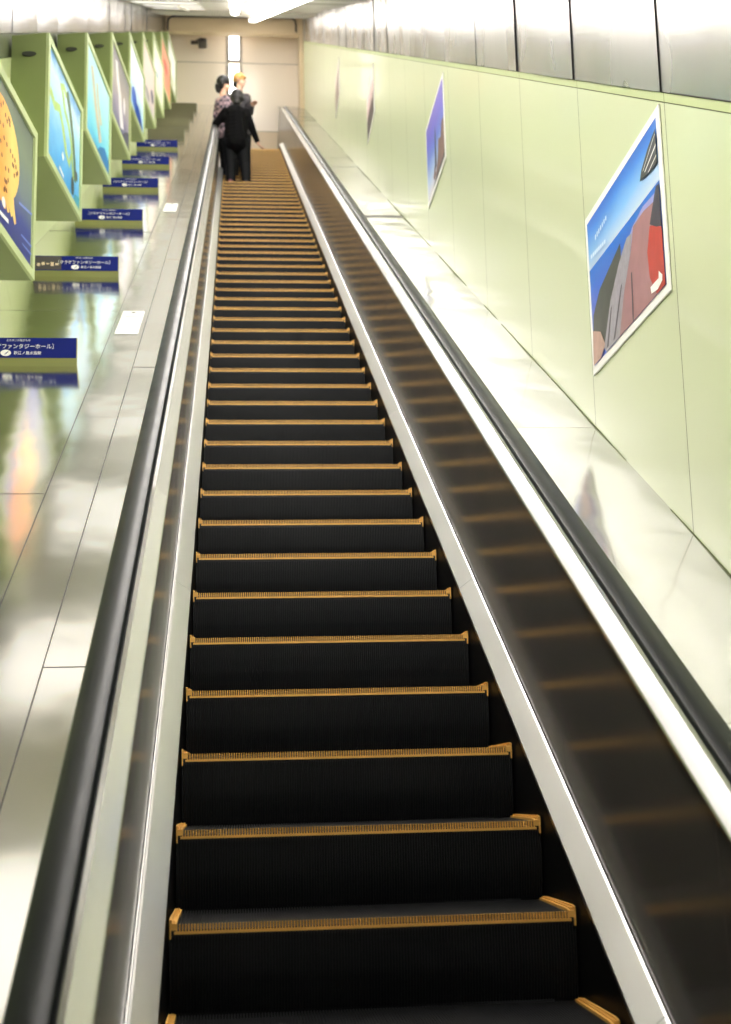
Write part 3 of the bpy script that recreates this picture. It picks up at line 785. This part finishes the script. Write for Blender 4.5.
def figure(H, hipx, neck, headc, face, shL, shR, elL, haL, elR, haR, knL, knR, ftL, ftR, hdirL, hdirR, toe, hip_h, thL=(1,0,0), thR=(-1,0,0), shr=.062,bulk=1.0):
    """assemble joints; L = smaller x.  returns dict of part lists"""
    V=Vector; hl,hr=V((hipx[0],0,hip_h)),V((hipx[1],0,hip_h)); neck=V(neck); headc=V(headc)
    mid=(hl+hr)/2; chest=(V(shL)+V(shR))/2; toe=V(toe).normalized()
    body=[(hl,hr,.085,.085),(mid,mid+(chest-mid)*.5,.105,.095),(mid+(chest-mid)*.5,chest-V((0,0,.06)),.095,.105),
          (chest-V((.05,0,.03)),chest+V((.05,0,-.03)),.085,.085),
          (V(shL),chest,.05,.06),(V(shR),chest,.05,.06),(chest,neck,.06,.05),(neck,headc-V((0,0,.02)),.048,.048),
          (V(shL),V(elL),.045,.038),(V(elL),V(haL),.037,.024),(V(shR),V(elR),.045,.038),(V(elR),V(haR),.037,.024),
          (hl,V(knL),.078,.052),(V(knL),V(ftL)+V((0,0,.07)),.052,.034),(hr,V(knR),.078,.052),(V(knR),V(ftR)+V((0,0,.07)),.052,.034),
          (V(ftL)+V((0,0,.05)),V(ftL)+toe*.13+V((0,0,.03)),.034,.026),(V(ftR)+V((0,0,.05)),V(ftR)+toe*.13+V((0,0,.03)),.034,.026)]
    body+=head(headc,face)+hand(haL,hdirL,thL,.55)+hand(haR,hdirR,thR,.45)
    def lerp(a,b,t): return V(a)+(V(b)-V(a))*t
    k_=bulk
    jacket=[(mid+V((-.07,0,-.06)),mid+V((.07,0,-.06)),.118,.118),(mid,lerp(mid,chest,.5),.135*k_,.128*k_),(lerp(mid,chest,.5),chest-V((0,0,.06)),.125*k_,.13*k_),
            (lerp(shL,shR,.18)-V((0,0,.09)),lerp(shL,shR,.82)-V((0,0,.09)),.112,.112),
            (V(shL),V(shR),shr,shr),(chest+V((0,0,.01)),lerp(chest,neck,.45),.075,.062),
            (V(shL),V(elL),shr,.056),(V(elL),lerp(elL,haL,.92),.054,.040),(V(shR),V(elR),shr,.056),(V(elR),lerp(elR,haR,.92),.054,.040)]
    trousers=[(hl,hr,.112,.112),(hl,V(knL),.110,.088),(V(knL),V(ftL)+V((0,0,.075)),.087,.070),(hr,V(knR),.110,.088),(V(knR),V(ftR)+V((0,0,.075)),.087,.070)]
    def shoe(ft): return [(V(ft)+V((0,0,.045))-toe*.03,V(ft)+V((0,0,.04))+toe*.03,.044,.042),(V(ft)+V((0,0,.038))+toe*.03,V(ft)+toe*.15+V((0,0,.033)),.042,.033)]
    return dict(body=body,jacket=jacket,trousers=trousers,shoeL=shoe(ftL),shoeR=shoe(ftR),head=headc)
def hair_short(c,f,k=1.0,low=.05):
    c=Vector(c); f=Vector(f).normalized(); up=Vector((0,0,1)); r=f.cross(up)
    return [(c+up*.045*k-f*.012*k,(.086*k,.09*k,.082*k)),(c-f*.045*k-up*.01*k,(.07*k,.062*k,.075*k)),(c-f*.05*k-up*low*k,(.056*k,.045*k,.05*k)),
            (c+r*.06*k-f*.02*k,(.03*k,.05*k,.055*k)),(c-r*.06*k-f*.02*k,(.03*k,.05*k,.055*k)),(c+up*.075*k+f*.02*k,(.055*k,.045*k,.03*k))]

# person in black, nearest, back to the viewer, left hand on the handrail
YA=42*DY+.17; ZA=base(42*DY)+.018
fA=figure(1.52,(.095,.295),(.20,.01,1.235),(.213,.03,1.37),(.1,1,0),(.045,.0,1.14),(.335,.0,1.14),(-.10,.05,.97),(-.115,.24,.93),(.42,-.02,.90),(.50,.02,.70),
   (.115,.03,.36),(.318,.03,.36),(.115,-.01,.005),(.335,-.01,.005),(.1,1,-.15),(.5,.1,-.85),(.1,1,0),.66,(1,0,.1),(0,1,.2),shr=.074,bulk=1.34)
person('person','person in black jacket and dark trousers, back to viewer, one arm hanging to the right',(0,YA,ZA),fA['body'],
  [('jacket',fA['jacket'],M['jacket'],.012),('trousers',fA['trousers'],M['trousers'],.012),('hair',hair_short(fA['head'],(.1,1,0),1.12,.075),M['hair'],.009),
   ('shoe',fA['shoeL'],M['shoered'],.009),('shoe',fA['shoeR'],M['shoe'],.009)])
# person in the checked top, behind at left, face turned right
YBp=44*DY+.17; ZB=base(44*DY)+.018
fB=figure(1.62,(-.02+.03,.13),(.0,0,1.375),(.022,.0,1.525),(1,-.15,0),(-.06,.03,1.275),(.125,.0,1.275),(-.10,.06,1.06),(-.05,.17,.99),(.13,.08,1.04),(.12,.17,.98),
   (.03,.03,.42),(.15,.03,.42),(.03,.0,.005),(.16,.0,.005),(.2,1,-.1),(.3,1,-.1),(.1,1,0),.78)
hB=fB['head']; f=Vector((1,-.15,0)).normalized(); rr=f.cross(Vector((0,0,1)))
person('person','dark-haired person in a checked grey and pink top, face turned to the right',(0,YBp,ZB),fB['body'],
  [('checked_top',fB['jacket'],M['plaid'],.012),('trousers',fB['trousers'],M['trousers'],.012),('hair',hair_short(hB,f,1.28),M['hair'],.009),
   ('shoe',fB['shoeL'],M['shoe'],.009),('shoe',fB['shoeR'],M['shoe'],.009)],
  [('eye',hB+f*.078+rr*.03+Vector((0,0,.012))),('eye',hB+f*.078-rr*.03+Vector((0,0,.012)))])
# person in the orange hat, farthest up
YC=45*DY+.17; ZC=base(45*DY)+.018
fC=figure(1.66,(.16,.33),(.245,0,1.44),(.252,.0,1.58),(1,-.35,0),(.12,.03,1.32),(.365,.0,1.32),(.10,.1,1.08),(.14,.22,.98),(.415,.06,1.10),(.44,-.06,1.14),
   (.17,.03,.42),(.33,.03,.42),(.17,.0,.005),(.34,.0,.005),(.1,1,-.1),(.4,-.6,.3),(.1,1,0),.78)
hC=fC['head']; f=Vector((1,-.35,0)).normalized(); rr=f.cross(Vector((0,0,1)))
hat=[(hC+Vector((0,0,.055))-f*.01,(.10,.105,.10)),(hC-f*.03+Vector((0,0,.02)),(.085,.085,.06)),(hC+f*.06+Vector((0,0,.055)),(.05,.05,.03))]
person('person','person in an orange hat, farthest up, in front of a glowing tube reflection',(0,YC,ZC),fC['body'],
  [('dark_top',fC['jacket'],M['navytop'],.012),('trousers',fC['trousers'],M['trousers'],.012),('hat',hat,M['hat'],.009),('hair',[(hC-f*.05-Vector((0,0,.04)),(.06,.06,.06))],M['hair'],.009),
   ('shoe',fC['shoeL'],M['shoe'],.009),('shoe',fC['shoeR'],M['shoe'],.009)],
  [('eye',hC+f*.078+rr*.03+Vector((0,0,.012))),('eye',hC+f*.078-rr*.03+Vector((0,0,.012)))])

# ------------------------------------------------------------ world & camera
w=bpy.data.worlds.new('world'); SC.world=w; w.use_nodes=True
w.node_tree.nodes['Background'].inputs['Color'].default_value=(1,.98,.95,1); w.node_tree.nodes['Background'].inputs['Strength'].default_value=.3
cam=bpy.data.cameras.new('camera'); co=bpy.data.objects.new('camera',cam); COL.objects.link(co); SC.camera=co
yaw,pit,rol=(math.radians(v) for v in (5.47981111,10.65898244,-1.35356582))
fw_=Vector((math.sin(yaw)*math.cos(pit),math.cos(yaw)*math.cos(pit),math.sin(pit)))
r_=Vector((math.cos(yaw),-math.sin(yaw),0)); u_=r_.cross(fw_)
r2=r_*math.cos(rol)+u_*math.sin(rol); u2=-r_*math.sin(rol)+u_*math.cos(rol)
mw=Matrix((r2,u2,-fw_)).transposed().to_4x4(); mw.translation=Vector((0.16543491,-3.41763511,0.37054644)); co.matrix_world=mw
cam.sensor_fit='VERTICAL'; cam.sensor_height=36; cam.sensor_width=36*731/1024; cam.lens=36*1370.21223/1024
cam.clip_start=.05; cam.clip_end=200
cam.dof.use_dof=True; cam.dof.focus_distance=5.0; cam.dof.aperture_fstop=4.2
SC.view_settings.view_transform='Standard'; SC.view_settings.look='None'; SC.view_settings.gamma=1; SC.view_settings.use_curve_mapping=False
SC.view_settings.exposure=0.1
SC.cycles.use_denoising=True
SC.cycles.max_bounces=10; SC.cycles.glossy_bounces=6; SC.cycles.diffuse_bounces=5
